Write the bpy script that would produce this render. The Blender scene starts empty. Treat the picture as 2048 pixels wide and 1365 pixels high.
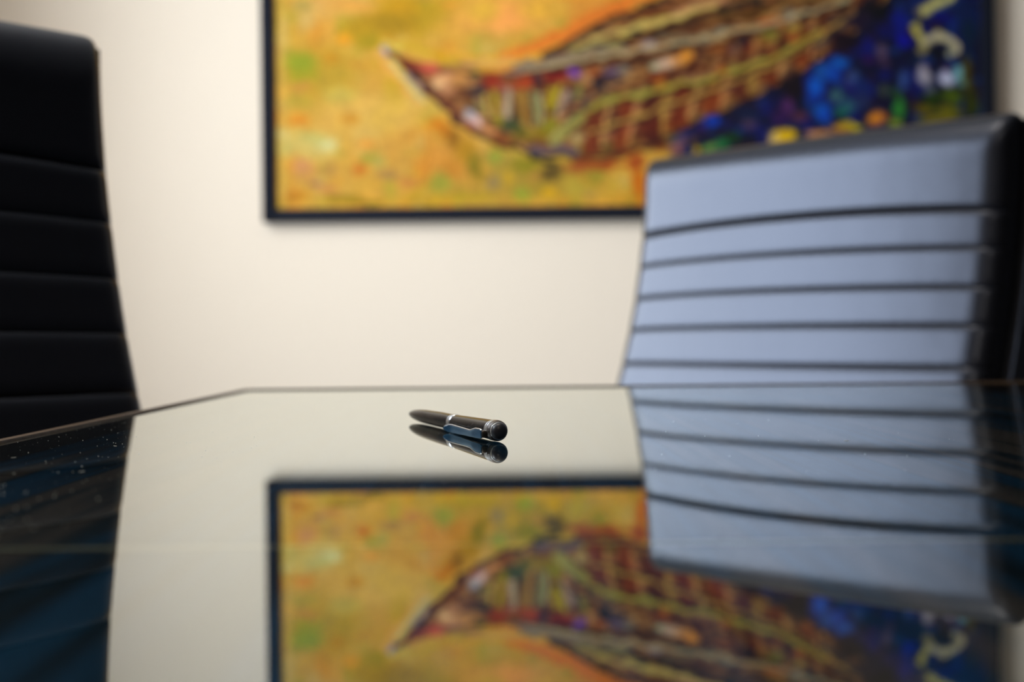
import bpy, bmesh, math, random
import numpy as np
from mathutils import Vector, Matrix

random.seed(7)
rng = np.random.RandomState(7)
S = bpy.context.scene
COL = S.collection

# ------------------------------------------------------------------ camera
TT = 0.750                      # height of the glass top
CAM_H = 0.038                   # the camera body rests on the table
cam_d = bpy.data.cameras.new('camera')
cam = bpy.data.objects.new('camera', cam_d)
COL.objects.link(cam)
cam_d.lens = 50.0
cam_d.sensor_width = 36.0
cam_d.clip_start = 0.01
cam_d.dof.use_dof = True
cam_d.dof.focus_distance = 0.512
cam_d.dof.aperture_fstop = 9.2
cam_d.dof.aperture_blades = 0
PITCH, ROLL = -14 / 2844.0, 0.0100
fwd = Vector((0, math.cos(PITCH), math.sin(PITCH)))
right = Vector((math.cos(ROLL), 0, -math.sin(ROLL)))
right = (right - fwd * right.dot(fwd)).normalized()
up = right.cross(fwd)
M = Matrix((right, up, -fwd)).transposed().to_4x4()
M.translation = Vector((0, 0, TT + CAM_H))
cam.matrix_world = M
S.camera = cam

# ------------------------------------------------------------------ view, world, lights
S.view_settings.view_transform = 'Standard'
S.view_settings.look = 'None'
S.view_settings.exposure = 0.0
S.view_settings.gamma = 1.0
S.view_settings.use_curve_mapping = False
S.cycles.use_denoising = True
S.cycles.max_bounces = 10
S.cycles.transparent_max_bounces = 16

world = bpy.data.worlds.new('world')
S.world = world
world.use_nodes = True
bg = world.node_tree.nodes['Background']
bg.inputs[0].default_value = (0.62, 0.78, 1.0, 1)
bg.inputs[1].default_value = 1.2

WX0, WX1 = -1.5, 3.0            # left and right walls
WY0, WY1 = -2.6, 3.64           # wall behind the camera, far wall
CZ = 2.6
WIN_Y0, WIN_Y1, WIN_Z0, WIN_Z1 = 0.85, 2.65, 0.70, 2.35

def area(name, loc, rot, sx, sy, power, color):
    l = bpy.data.lights.new(name, 'AREA')
    l.shape = 'RECTANGLE'; l.size = sx; l.size_y = sy
    l.energy = power; l.color = color
    o = bpy.data.objects.new(name, l)
    o.location = loc; o.rotation_euler = rot
    COL.objects.link(o)
    return o

# daylight through the window of the left wall
area('window_daylight', (WX0 - 0.16, (WIN_Y0 + WIN_Y1) / 2, (WIN_Z0 + WIN_Z1) / 2), (0, -math.pi / 2, 0),
     WIN_Z1 - WIN_Z0, WIN_Y1 - WIN_Y0, 160, (0.87, 0.92, 0.98))
# added warm fill lights under the ceiling, no lamp is seen there
area('ceiling_fill_light', (-0.35, 1.15, CZ - 0.045), (0, 0, 0), 0.55, 0.55, 11, (1.0, 0.83, 0.62))
area('ceiling_fill_light', (-0.35, -0.95, CZ - 0.045), (0, 0, 0), 0.55, 0.55, 11, (1.0, 0.83, 0.62))

# ------------------------------------------------------------------ helpers
def s2l(c):
    c = np.asarray(c, float) / 255.0
    return np.where(c <= 0.04045, c / 12.92, ((c + 0.055) / 1.055) ** 2.4)

def srgb(r, g, b):
    v = s2l((r, g, b))
    return (float(v[0]), float(v[1]), float(v[2]), 1.0)

def new_mat(name):
    m = bpy.data.materials.new(name)
    m.use_nodes = True
    return m, m.node_tree, m.node_tree.nodes['Principled BSDF']

def nd(nt, t, **k):
    n = nt.nodes.new(t)
    for a, v in k.items():
        setattr(n, a, v)
    return n

def simple(name, col, rough=0.5, metal=0.0, spec=0.5, bump=0.0, bscale=200.0, vary=0.0, coat=0.0):
    m, nt, p = new_mat(name)
    p.inputs['Base Color'].default_value = col
    p.inputs['Roughness'].default_value = rough
    p.inputs['Metallic'].default_value = metal
    p.inputs['Specular IOR Level'].default_value = spec
    p.inputs['Coat Weight'].default_value = coat
    tc = nd(nt, 'ShaderNodeTexCoord')
    nz = nd(nt, 'ShaderNodeTexNoise')
    nz.inputs['Scale'].default_value = bscale
    nt.links.new(tc.outputs['Object'], nz.inputs['Vector'])
    if vary:
        hs = nd(nt, 'ShaderNodeHueSaturation')
        hs.inputs['Color'].default_value = col
        mr = nd(nt, 'ShaderNodeMapRange')
        mr.inputs[3].default_value = 1 - vary; mr.inputs[4].default_value = 1 + vary
        nt.links.new(nz.outputs[0], mr.inputs[0])
        nt.links.new(mr.outputs[0], hs.inputs['Value'])
        nt.links.new(hs.outputs[0], p.inputs['Base Color'])
    if bump:
        b = nd(nt, 'ShaderNodeBump')
        b.inputs['Strength'].default_value = bump
        b.inputs['Distance'].default_value = 0.001
        nt.links.new(nz.outputs[0], b.inputs['Height'])
        nt.links.new(b.outputs[0], p.inputs['Normal'])
    return m

def thin_glass(name, tint):
    m = bpy.data.materials.new(name); m.use_nodes = True
    nt = m.node_tree
    for n in list(nt.nodes): nt.nodes.remove(n)
    out = nd(nt, 'ShaderNodeOutputMaterial')
    mix = nd(nt, 'ShaderNodeMixShader')
    tr = nd(nt, 'ShaderNodeBsdfTransparent'); tr.inputs[0].default_value = tint
    gl = nd(nt, 'ShaderNodeBsdfGlossy'); gl.inputs['Roughness'].default_value = 0.0
    gl.inputs[0].default_value = (0.955, 0.985, 0.955, 1)
    fr = nd(nt, 'ShaderNodeFresnel'); fr.inputs[0].default_value = 1.5
    geo = nd(nt, 'ShaderNodeNewGeometry')
    # both faces of the pane: R = 2F / (1 + F); nothing on the way out
    a = nd(nt, 'ShaderNodeMath', operation='MULTIPLY'); a.inputs[1].default_value = 2
    b = nd(nt, 'ShaderNodeMath', operation='ADD'); b.inputs[1].default_value = 1
    c = nd(nt, 'ShaderNodeMath', operation='DIVIDE')
    inv = nd(nt, 'ShaderNodeMath', operation='SUBTRACT'); inv.inputs[0].default_value = 1
    d = nd(nt, 'ShaderNodeMath', operation='MULTIPLY')
    L = nt.links.new
    L(fr.outputs[0], a.inputs[0]); L(fr.outputs[0], b.inputs[0])
    L(a.outputs[0], c.inputs[0]); L(b.outputs[0], c.inputs[1])
    L(geo.outputs['Backfacing'], inv.inputs[1])
    L(c.outputs[0], d.inputs[0]); L(inv.outputs[0], d.inputs[1])
    L(d.outputs[0], mix.inputs[0]); L(tr.outputs[0], mix.inputs[1]); L(gl.outputs[0], mix.inputs[2])
    L(mix.outputs[0], out.inputs[0])
    return m

def link_mesh(name, me, mat, parent=None, smooth=False):
    me.name = name
    if mat is not None: me.materials.append(mat)
    if smooth:
        me.polygons.foreach_set('use_smooth', [True] * len(me.polygons))
    o = bpy.data.objects.new(name, me)
    COL.objects.link(o)
    if parent is not None: o.parent = parent
    return o

def from_bm(name, bm, mat, parent=None, smooth=False, sharp=None):
    bmesh.ops.recalc_face_normals(bm, faces=bm.faces)
    me = bpy.data.meshes.new(name)
    bm.to_mesh(me); bm.free()
    o = link_mesh(name, me, mat, parent, smooth)
    if smooth and sharp:
        me.set_sharp_from_angle(angle=math.radians(sharp))
    return o

def add_box(bm, x0, x1, y0, y1, z0, z1):
    vs = [bm.verts.new((x, y, z)) for z in (z0, z1) for (x, y) in ((x0, y0), (x1, y0), (x1, y1), (x0, y1))]
    for f in ((3, 2, 1, 0), (4, 5, 6, 7), (0, 1, 5, 4), (1, 2, 6, 5), (2, 3, 7, 6), (3, 0, 4, 7)):
        bm.faces.new([vs[i] for i in f])

def box(name, b, mat, parent=None, bevel=0.0):
    bm = bmesh.new()
    add_box(bm, *b)
    if bevel:
        bmesh.ops.bevel(bm, geom=list(bm.edges), offset=bevel, segments=2, profile=0.5, affect='EDGES')
    return from_bm(name, bm, mat, parent, smooth=bool(bevel), sharp=40 if bevel else None)

def lathe(name, prof, mat, parent=None, seg=48, matrix=None, smooth=True, sharp=35):
    """prof = [(s, r)], revolved about local +X"""
    bm = bmesh.new()
    rings = []
    for s, r in prof:
        if r < 1e-7:
            rings.append([bm.verts.new((s, 0, 0))])
        else:
            rings.append([bm.verts.new((s, r * math.cos(2 * math.pi * k / seg), r * math.sin(2 * math.pi * k / seg)))
                          for k in range(seg)])
    for a, b in zip(rings, rings[1:]):
        if len(a) == 1 and len(b) == 1: continue
        for k in range(seg):
            k2 = (k + 1) % seg
            if len(a) == 1: bm.faces.new((a[0], b[k], b[k2]))
            elif len(b) == 1: bm.faces.new((a[k], b[0], a[k2]))
            else: bm.faces.new((a[k], b[k], b[k2], a[k2]))
    for end in (rings[0], rings[-1]):
        if len(end) > 1: bm.faces.new(end)
    if matrix is not None: bmesh.ops.transform(bm, matrix=matrix, verts=bm.verts)
    return from_bm(name, bm, mat, parent, smooth, sharp)

def add_tube(bm, pts, r, seg=12, flat=1.0):
    pts = [Vector(p) for p in pts]
    rings = []
    prev = None
    for i, p in enumerate(pts):
        t = (pts[min(i + 1, len(pts) - 1)] - pts[max(i - 1, 0)]).normalized()
        if prev is None:
            a = Vector((0, 0, 1)) if abs(t.z) < 0.9 else Vector((1, 0, 0))
            n = t.cross(a).normalized()
        else:
            n = (prev - t * prev.dot(t)).normalized()
        prev = n
        b = t.cross(n)
        rings.append([bm.verts.new(p + (n * math.cos(2 * math.pi * k / seg) + b * math.sin(2 * math.pi * k / seg) * flat) * r)
                      for k in range(seg)])
    for a, b in zip(rings, rings[1:]):
        for k in range(seg):
            k2 = (k + 1) % seg
            bm.faces.new((a[k], a[k2], b[k2], b[k]))
    bm.faces.new(rings[0]); bm.faces.new(rings[-1])

def empty(name, loc, rotz=0.0):
    o = bpy.data.objects.new(name, None)
    o.empty_display_size = 0.05
    o.location = loc; o.rotation_euler = (0, 0, rotz)
    COL.objects.link(o)
    return o

def tag(o, label=None, cat=None, group=None, kind=None):
    if label: o['label'] = label
    if cat: o['category'] = cat
    if group: o['group'] = group
    if kind: o['kind'] = kind
    return o

# ------------------------------------------------------------------ materials
M_WALL = simple('wall_paint', (0.88, 0.77, 0.635, 1), 0.85, spec=0.2, bump=0.15, bscale=90)
M_DARKWALL = simple('dark_unseen_wall_paint', (0.045, 0.045, 0.05, 1), 0.8, spec=0.2, bump=0.1, bscale=90)  # invented dark colour for unseen walls, cuts reflections in the left chair
M_CEIL = simple('ceiling_paint', (0.42, 0.41, 0.40, 1), 0.9, spec=0.2, bump=0.1, bscale=60)
M_TRIM = simple('white_trim_paint', (0.80, 0.79, 0.76, 1), 0.45)
M_CARPET = simple('grey_carpet', (0.07, 0.075, 0.085, 1), 0.95, spec=0.1, bump=0.8, bscale=400, vary=0.4)
M_FRAME = simple('black_frame_lacquer', (0.010, 0.012, 0.020, 1), 0.6, spec=0.06, bump=0.05, bscale=80)
M_GLASS = thin_glass('table_glass', (0.90, 0.96, 0.945, 1))
M_PANE = thin_glass('window_glass', (0.985, 0.99, 0.99, 1))
M_CHROME = simple('polished_chrome', (0.80, 0.87, 0.96, 1), 0.27, metal=1.0, bump=0.02, bscale=900)
M_STEEL = simple('reflection_tinted_steel', (0.12, 0.42, 0.82, 1), 0.25, metal=1.0, bump=0.02, bscale=900)  # blue window reflection put into the clip's base colour
M_DARKMETAL = simple('dark_plated_metal', (0.10, 0.09, 0.085, 1), 0.3, metal=1.0, bump=0.3, bscale=2500, vary=0.5)
M_RUBBER = simple('black_rubber', (0.012, 0.014, 0.024, 1), 0.42, spec=0.3, bump=0.05, bscale=1500)
M_PLASTIC = simple('black_plastic', (0.012, 0.012, 0.014, 1), 0.4, bump=0.1, bscale=300)
M_DUST = simple('pale_dust', (0.80, 0.82, 0.80, 1), 0.8, spec=0.2)
M_BAND = simple('brown_wood_edge', srgb(80, 58, 34), 0.5, bump=0.3, bscale=120, vary=0.45)
M_INLAY = simple('brown_inlay', srgb(98, 82, 58), 0.5, bump=0.2, bscale=160, vary=0.4)
M_FILL_LAMP, _nt, _p = new_mat('added_light_diffuser')  # glowing face of the added ceiling fill lights
_p.inputs['Base Color'].default_value = (0.9, 0.88, 0.82, 1)
_p.inputs['Emission Color'].default_value = (1, 0.88, 0.7, 1)
_p.inputs['Emission Strength'].default_value = 1.0

# pen barrel: near-black lacquer with worn speckles
M_PEN, nt, p = new_mat('pen_lacquer')
p.inputs['Roughness'].default_value = 0.2
p.inputs['Specular IOR Level'].default_value = 0.10
tc = nd(nt, 'ShaderNodeTexCoord')
vz = nd(nt, 'ShaderNodeTexNoise'); vz.inputs['Scale'].default_value = 1800; vz.inputs['Detail'].default_value = 3
cr = nd(nt, 'ShaderNodeValToRGB')
cr.color_ramp.elements[0].position = 0.60; cr.color_ramp.elements[0].color = (0.010, 0.010, 0.013, 1)
cr.color_ramp.elements[1].position = 0.78; cr.color_ramp.elements[1].color = (0.13, 0.13, 0.15, 1)
nt.links.new(tc.outputs['Object'], vz.inputs['Vector'])
nt.links.new(vz.outputs[0], cr.inputs[0]); nt.links.new(cr.outputs[0], p.inputs['Base Color'])
bp = nd(nt, 'ShaderNodeBump'); bp.inputs['Strength'].default_value = 0.12; bp.inputs['Distance'].default_value = 0.0002
nt.links.new(vz.outputs[0], bp.inputs['Height']); nt.links.new(bp.outputs[0], p.inputs['Normal'])

# black leather; the window's blue sheen is put into its specular tint
M_LEATHER, nt, p = new_mat('black_leather')
p.inputs['Base Color'].default_value = (0.006, 0.006, 0.008, 1)
p.inputs['Roughness'].default_value = 0.31
p.inputs['Specular IOR Level'].default_value = 0.39
p.inputs['Specular Tint'].default_value = (0.64, 0.74, 1.0, 1)
tc = nd(nt, 'ShaderNodeTexCoord')
vo = nd(nt, 'ShaderNodeTexVoronoi'); vo.inputs['Scale'].default_value = 700
nz = nd(nt, 'ShaderNodeTexNoise'); nz.inputs['Scale'].default_value = 9; nz.inputs['Detail'].default_value = 3
nt.links.new(tc.outputs['Object'], vo.inputs['Vector']); nt.links.new(tc.outputs['Object'], nz.inputs['Vector'])
b1 = nd(nt, 'ShaderNodeBump'); b1.inputs['Strength'].default_value = 0.12; b1.inputs['Distance'].default_value = 0.0004
b2 = nd(nt, 'ShaderNodeBump'); b2.inputs['Strength'].default_value = 0.25; b2.inputs['Distance'].default_value = 0.004
nt.links.new(vo.outputs['Distance'], b1.inputs['Height']); nt.links.new(nz.outputs[0], b2.inputs['Height'])
nt.links.new(b2.outputs[0], b1.inputs['Normal']); nt.links.new(b1.outputs[0], p.inputs['Normal'])

# dark stained wood under the glass: black and brown grain running along the table
M_WOOD, nt, p = new_mat('dark_stained_wood')
p.inputs['Roughness'].default_value = 0.9
p.inputs['Specular IOR Level'].default_value = 0.03
tc = nd(nt, 'ShaderNodeTexCoord')
mp = nd(nt, 'ShaderNodeMapping'); mp.inputs['Scale'].default_value = (60, 1.6, 60)
n1 = nd(nt, 'ShaderNodeTexNoise'); n1.inputs['Scale'].default_value = 1.0; n1.inputs['Detail'].default_value = 3
n1.inputs['Distortion'].default_value = 0.4
n1.inputs['Roughness'].default_value = 0.4
cr = nd(nt, 'ShaderNodeValToRGB')
e = cr.color_ramp.elements
e[0].position = 0.38; e[0].color = (0.0008, 0.005, 0.010, 1)
e[1].position = 0.62; e[1].color = (0.060, 0.042, 0.040, 1)
q = e.new(0.48); q.color = (0.003, 0.034, 0.085, 1)  # blue of the window light put into the grain colour
q = e.new(0.55); q.color = (0.006, 0.012, 0.020, 1)
mp2 = nd(nt, 'ShaderNodeMapping'); mp2.inputs['Scale'].default_value = (900, 12, 900)
n2 = nd(nt, 'ShaderNodeTexNoise'); n2.inputs['Scale'].default_value = 1.0
mr = nd(nt, 'ShaderNodeMapRange'); mr.inputs[3].default_value = 0.75; mr.inputs[4].default_value = 1.25
hs = nd(nt, 'ShaderNodeHueSaturation')
L = nt.links.new
L(tc.outputs['Object'], mp.inputs[0]); L(mp.outputs[0], n1.inputs['Vector']); L(n1.outputs[0], cr.inputs[0])
L(tc.outputs['Object'], mp2.inputs[0]); L(mp2.outputs[0], n2.inputs['Vector']); L(n2.outputs[0], mr.inputs[0])
L(cr.outputs[0], hs.inputs['Color']); L(mr.outputs[0], hs.inputs['Value']); L(hs.outputs[0], p.inputs['Base Color'])

# oil paint: the colour is painted on the canvas vertices, relief comes from noise
M_CANVAS, nt, p = new_mat('oil_paint_on_canvas')
p.inputs['Roughness'].default_value = 0.6
p.inputs['Specular IOR Level'].default_value = 0.25
at = nd(nt, 'ShaderNodeAttribute', attribute_name='paint')
tc = nd(nt, 'ShaderNodeTexCoord')
n1 = nd(nt, 'ShaderNodeTexNoise'); n1.inputs['Scale'].default_value = 55; n1.inputs['Detail'].default_value = 5
b = nd(nt, 'ShaderNodeBump'); b.inputs['Strength'].default_value = 0.3; b.inputs['Distance'].default_value = 0.002
nt.links.new(tc.outputs['Object'], n1.inputs['Vector']); nt.links.new(n1.outputs[0], b.inputs['Height'])
nt.links.new(b.outputs[0], p.inputs['Normal']); nt.links.new(at.outputs['Color'], p.inputs['Base Color'])

# ------------------------------------------------------------------ room shell
T = 0.12
tag(box('floor', (WX0 - T, WX1 + T, WY0 - T, WY1 + T, -0.10, 0.0), M_CARPET), kind='structure')
tag(box('ceiling', (WX0 - T, WX1 + T, WY0 - T, WY1 + T, CZ, CZ + 0.10), M_CEIL), kind='structure')
tag(box('wall_back', (WX0 - T, WX1 + T, WY1, WY1 + T, 0, CZ), M_WALL), kind='structure')
tag(box('wall_right', (WX1, WX1 + T, WY0, WY1, 0, CZ), M_DARKWALL), kind='structure')
tag(box('wall_front', (WX0 - T, WX1 + T, WY0 - T, WY0, 0, CZ), M_DARKWALL), kind='structure')
bm = bmesh.new()
add_box(bm, WX0 - T, WX0, WY0, WIN_Y0, 0, CZ)
add_box(bm, WX0 - T, WX0, WIN_Y1, WY1, 0, CZ)
add_box(bm, WX0 - T, WX0, WIN_Y0, WIN_Y1, 0, WIN_Z0)
add_box(bm, WX0 - T, WX0, WIN_Y0, WIN_Y1, WIN_Z1, CZ)
tag(from_bm('wall_left', bm, M_WALL), kind='structure')
bm = bmesh.new()
fx0, fx1, fw = WX0 - 0.09, WX0 - 0.03, 0.05
add_box(bm, fx0, fx1, WIN_Y0, WIN_Y0 + fw, WIN_Z0, WIN_Z1)
add_box(bm, fx0, fx1, WIN_Y1 - fw, WIN_Y1, WIN_Z0, WIN_Z1)
add_box(bm, fx0, fx1, WIN_Y0 + fw, WIN_Y1 - fw, WIN_Z0, WIN_Z0 + fw)
add_box(bm, fx0, fx1, WIN_Y0 + fw, WIN_Y1 - fw, WIN_Z1 - fw, WIN_Z1)
add_box(bm, fx0, fx1, 1.73, 1.77, WIN_Z0 + fw, WIN_Z1 - fw)
w = tag(from_bm('window_1', bm, M_TRIM), kind='structure')
for ya, yb in ((WIN_Y0 + fw, 1.73), (1.77, WIN_Y1 - fw)):
    box('pane', (WX0 - 0.063, WX0 - 0.057, ya, yb, WIN_Z0 + fw, WIN_Z1 - fw), M_PANE, w)
box('sill', (WX0 - 0.03, WX0 + 0.06, WIN_Y0 - 0.04, WIN_Y1 + 0.04, WIN_Z0 - 0.03, WIN_Z0), M_TRIM, w)
for nm, b in (('baseboard_back', (WX0, WX1, WY1 - 0.015, WY1, 0, 0.10)),
              ('baseboard_right', (WX1 - 0.015, WX1, WY0 + 0.015, WY1 - 0.015, 0, 0.10)),
              ('baseboard_left', (WX0, WX0 + 0.015, WY0 + 0.015, WY1 - 0.015, 0, 0.10))):
    tag(box(nm, b, M_TRIM), kind='structure')

for k, (x, y) in enumerate(((-0.35, 1.15), (-0.35, -0.95))):  # unseen housings made up for the added fill lights
    r = empty('added_ceiling_light', (x, y, CZ))
    tag(r, ['added square ceiling fill light above the far half of the table',
            'added square ceiling fill light above the near half of the table'][k], 'lamp', 'added ceiling lights')
    bm = bmesh.new()
    for b in ((-.32, .32, -.32, -.29, -.04, 0), (-.32, .32, .29, .32, -.04, 0), (-.32, -.29, -.29, .29, -.04, 0), (.29, .32, -.29, .29, -.04, 0)):
        add_box(bm, *b)
    from_bm('rim', bm, M_TRIM, r)
    box('diffuser', (-.29, .29, -.29, .29, -.03, 0), M_FILL_LAMP, r)

# ------------------------------------------------------------------ table
TX0, TX1, TY0, TY1 = -0.1905, 1.10, -0.95, 1.010
BW = 0.004
table = empty('conference_table', ((TX0 + TX1) / 2, (TY0 + TY1) / 2, 0))
tag(table, 'dark wood conference table with brown edge under a clear glass top', 'table')
ox, oy = table.location.x, table.location.y
def tb(name, b, mat, par=table, bevel=0.0):
    return box(name, (b[0] - ox, b[1] - ox, b[2] - oy, b[3] - oy, b[4], b[5]), mat, par, bevel)
tb('tabletop', (TX0 + BW, TX1 - BW, TY0 + BW, TY1 - BW, 0.705, 0.7435), M_WOOD)
bm = bmesh.new()
zt = TT + 0.0009
for b in ((TX0, TX1, TY1 - BW, TY1, 0.700, zt), (TX0, TX1, TY0, TY0 + BW, 0.700, zt),
          (TX0, TX0 + BW, TY0 + BW, TY1 - BW, 0.700, zt), (TX1 - BW, TX1, TY0 + BW, TY1 - BW, 0.700, zt)):
    add_box(bm, b[0] - ox, b[1] - ox, b[2] - oy, b[3] - oy, b[4], b[5])
tag(from_bm('edge_band', bm, M_BAND, table), 'brown wood edge band')
tb('inlay_strip', (TX0 + BW, TX1 - BW, 0.297, 0.301, 0.7434, 0.7438), M_INLAY)
gl = tb('glass_top', (TX0 + BW + 0.0008, TX1 - BW - 0.0008, TY0 + BW + 0.0008, TY1 - BW - 0.0008, 0.7440, TT), M_GLASS)
tag(gl, 'clear reflective glass sheet')
for y0, y1 in ((0.60, 0.66), (-0.66, -0.60)):
    tb('pedestal_panel', (0.32, 0.78, y0, y1, 0.03, 0.700), M_WOOD, bevel=0.004)
    tb('foot', (0.26, 0.84, y0 - 0.03, y1 + 0.03, 0.0, 0.03), M_WOOD, bevel=0.004)
tb('stretcher', (0.53, 0.57, -0.60, 0.60, 0.30, 0.42), M_WOOD)

# ------------------------------------------------------------------ chairs
ZP = [-0.34, -0.30, -0.25, -0.20, -0.14, -0.09, -0.045, -0.006, 0.033, 0.070, 0.108, 0.145, 0.20, 0.25]
UP = [0.070, 0.082, 0.090, 0.092, 0.085, 0.073, 0.058, 0.044, 0.031, 0.021, 0.013, 0.0065, 0.001, 0.0]
def prof(z):
    # smooth interpolation of the back's side profile (u = forward, z above the table top)
    k = np.array([prof0(z + d) for d in (-0.02, -0.01, 0, 0.01, 0.02)])
    return float((k * np.array([1, 2, 3, 2, 1])).sum() / 9)
def prof0(z): return float(np.interp(z, ZP, UP))
def prof_n(z):
    d = (prof(z + 0.004) - prof(z - 0.004)) / 0.008
    v = Vector((1, 0, -d)); v.normalize()      # (forward, -, up)
    return v

HALF = 0.234
WRAP = -0.005
def edge_round(t, r, R):
    """depth lost t from an edge, radius r"""
    if t >= R: return 0.0
    q = (R - t) / R
    return r * (1 - math.sqrt(max(0.0, 1 - q * q)))

ZA = [-0.35, -0.006, 0.033, 0.070, 0.108, 0.145, 0.25]
AA = [0.0, 0.0, 0.0025, 0.0045, 0.006, 0.009, 0.0]

def cushion(name, z0, z1, parent, depth=0.030, top=False, seat=False, deep0=0.0035, deep1=0.0035):
    """one upholstered channel between two seams; local frame: x forward, y across, z up"""
    bm = bmesh.new()
    ny, nq = 44, 22 if top else 12
    ws = [-math.cos(math.pi * i / ny) for i in range(ny + 1)]
    ws = [math.copysign(abs(w) ** 0.8, w) * HALF for w in ws]
    F, B = [], []
    g = 0.0002
    for j in range(nq + 1):
        q = 0.5 - 0.5 * math.cos(math.pi * j / nq)
        rowf, rowb = [], []
        for w in ws:
            zc = z1
            if top and abs(w) > HALF - 0.011:
                k = (abs(w) - (HALF - 0.011)) / 0.011
                zc = z1 - 0.011 * (1 - math.sqrt(max(0.0, 1 - k * k)))
            z = z0 + g + (zc - z0 - 2 * g) * q
            dz0, dz1 = z - z0, z1 - z
            puff = 0.0
            h = depth
            side = 0.25 + 0.75 * min(1.0, (HALF - abs(w)) / 0.02)
            h -= edge_round(dz0, deep0 * side, 0.0075)
            lt = 0.0
            if top:
                lt = edge_round(max(0.0, dz1), depth - 0.002, 0.043)
            else:
                h -= edge_round(dz1, deep1 * side, 0.0075)
            e = HALF - abs(w)
            h -= math.hypot(lt, edge_round(e, depth * 0.75, 0.023))
            h = max(h, 0.002 - 0.004 * (q if top else 0) * min(1.0, max(0.0, 1 - e / 0.02)))
            if seat:
                s = z
                base = Vector((s, w, -0.012 * (1 if s < 0.40 else 0) * 0))
                drop = 0.045 * max(0.0, (s - 0.40) / 0.10) ** 2
                pf = Vector((s, w, h - 0.030 - drop)); pb = Vector((s, w, -0.045 - drop))
            else:
                n = prof_n(z)
                arch = float(np.interp(z, ZA, AA)) * (1 - (abs(w) / HALF) ** 2.2)
                zz = z + arch
                wrap = WRAP * (w / HALF) ** 2
                base = Vector((prof(z) - depth + wrap, w, zz))
                pf = base + Vector((n.x, 0, n.z)) * h
                pb = base
            rowf.append(bm.verts.new(pf)); rowb.append(bm.verts.new(pb))
        F.append(rowf); B.append(rowb)
    for j in range(nq):
        for i in range(ny):
            bm.faces.new((F[j][i], F[j][i + 1], F[j + 1][i + 1], F[j + 1][i]))
            bm.faces.new((B[j][i], B[j + 1][i], B[j + 1][i + 1], B[j][i + 1]))
    for i in range(ny):
        bm.faces.new((F[0][i], B[0][i], B[0][i + 1], F[0][i + 1]))
        bm.faces.new((F[nq][i], F[nq][i + 1], B[nq][i + 1], B[nq][i]))
    for j in range(nq):
        bm.faces.new((F[j][0], F[j + 1][0], B[j + 1][0], B[j][0]))
        bm.faces.new((F[j][ny], B[j][ny], B[j + 1][ny], F[j + 1][ny]))
    return from_bm(name, bm, M_LEATHER, parent, smooth=True, sharp=60)

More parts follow.
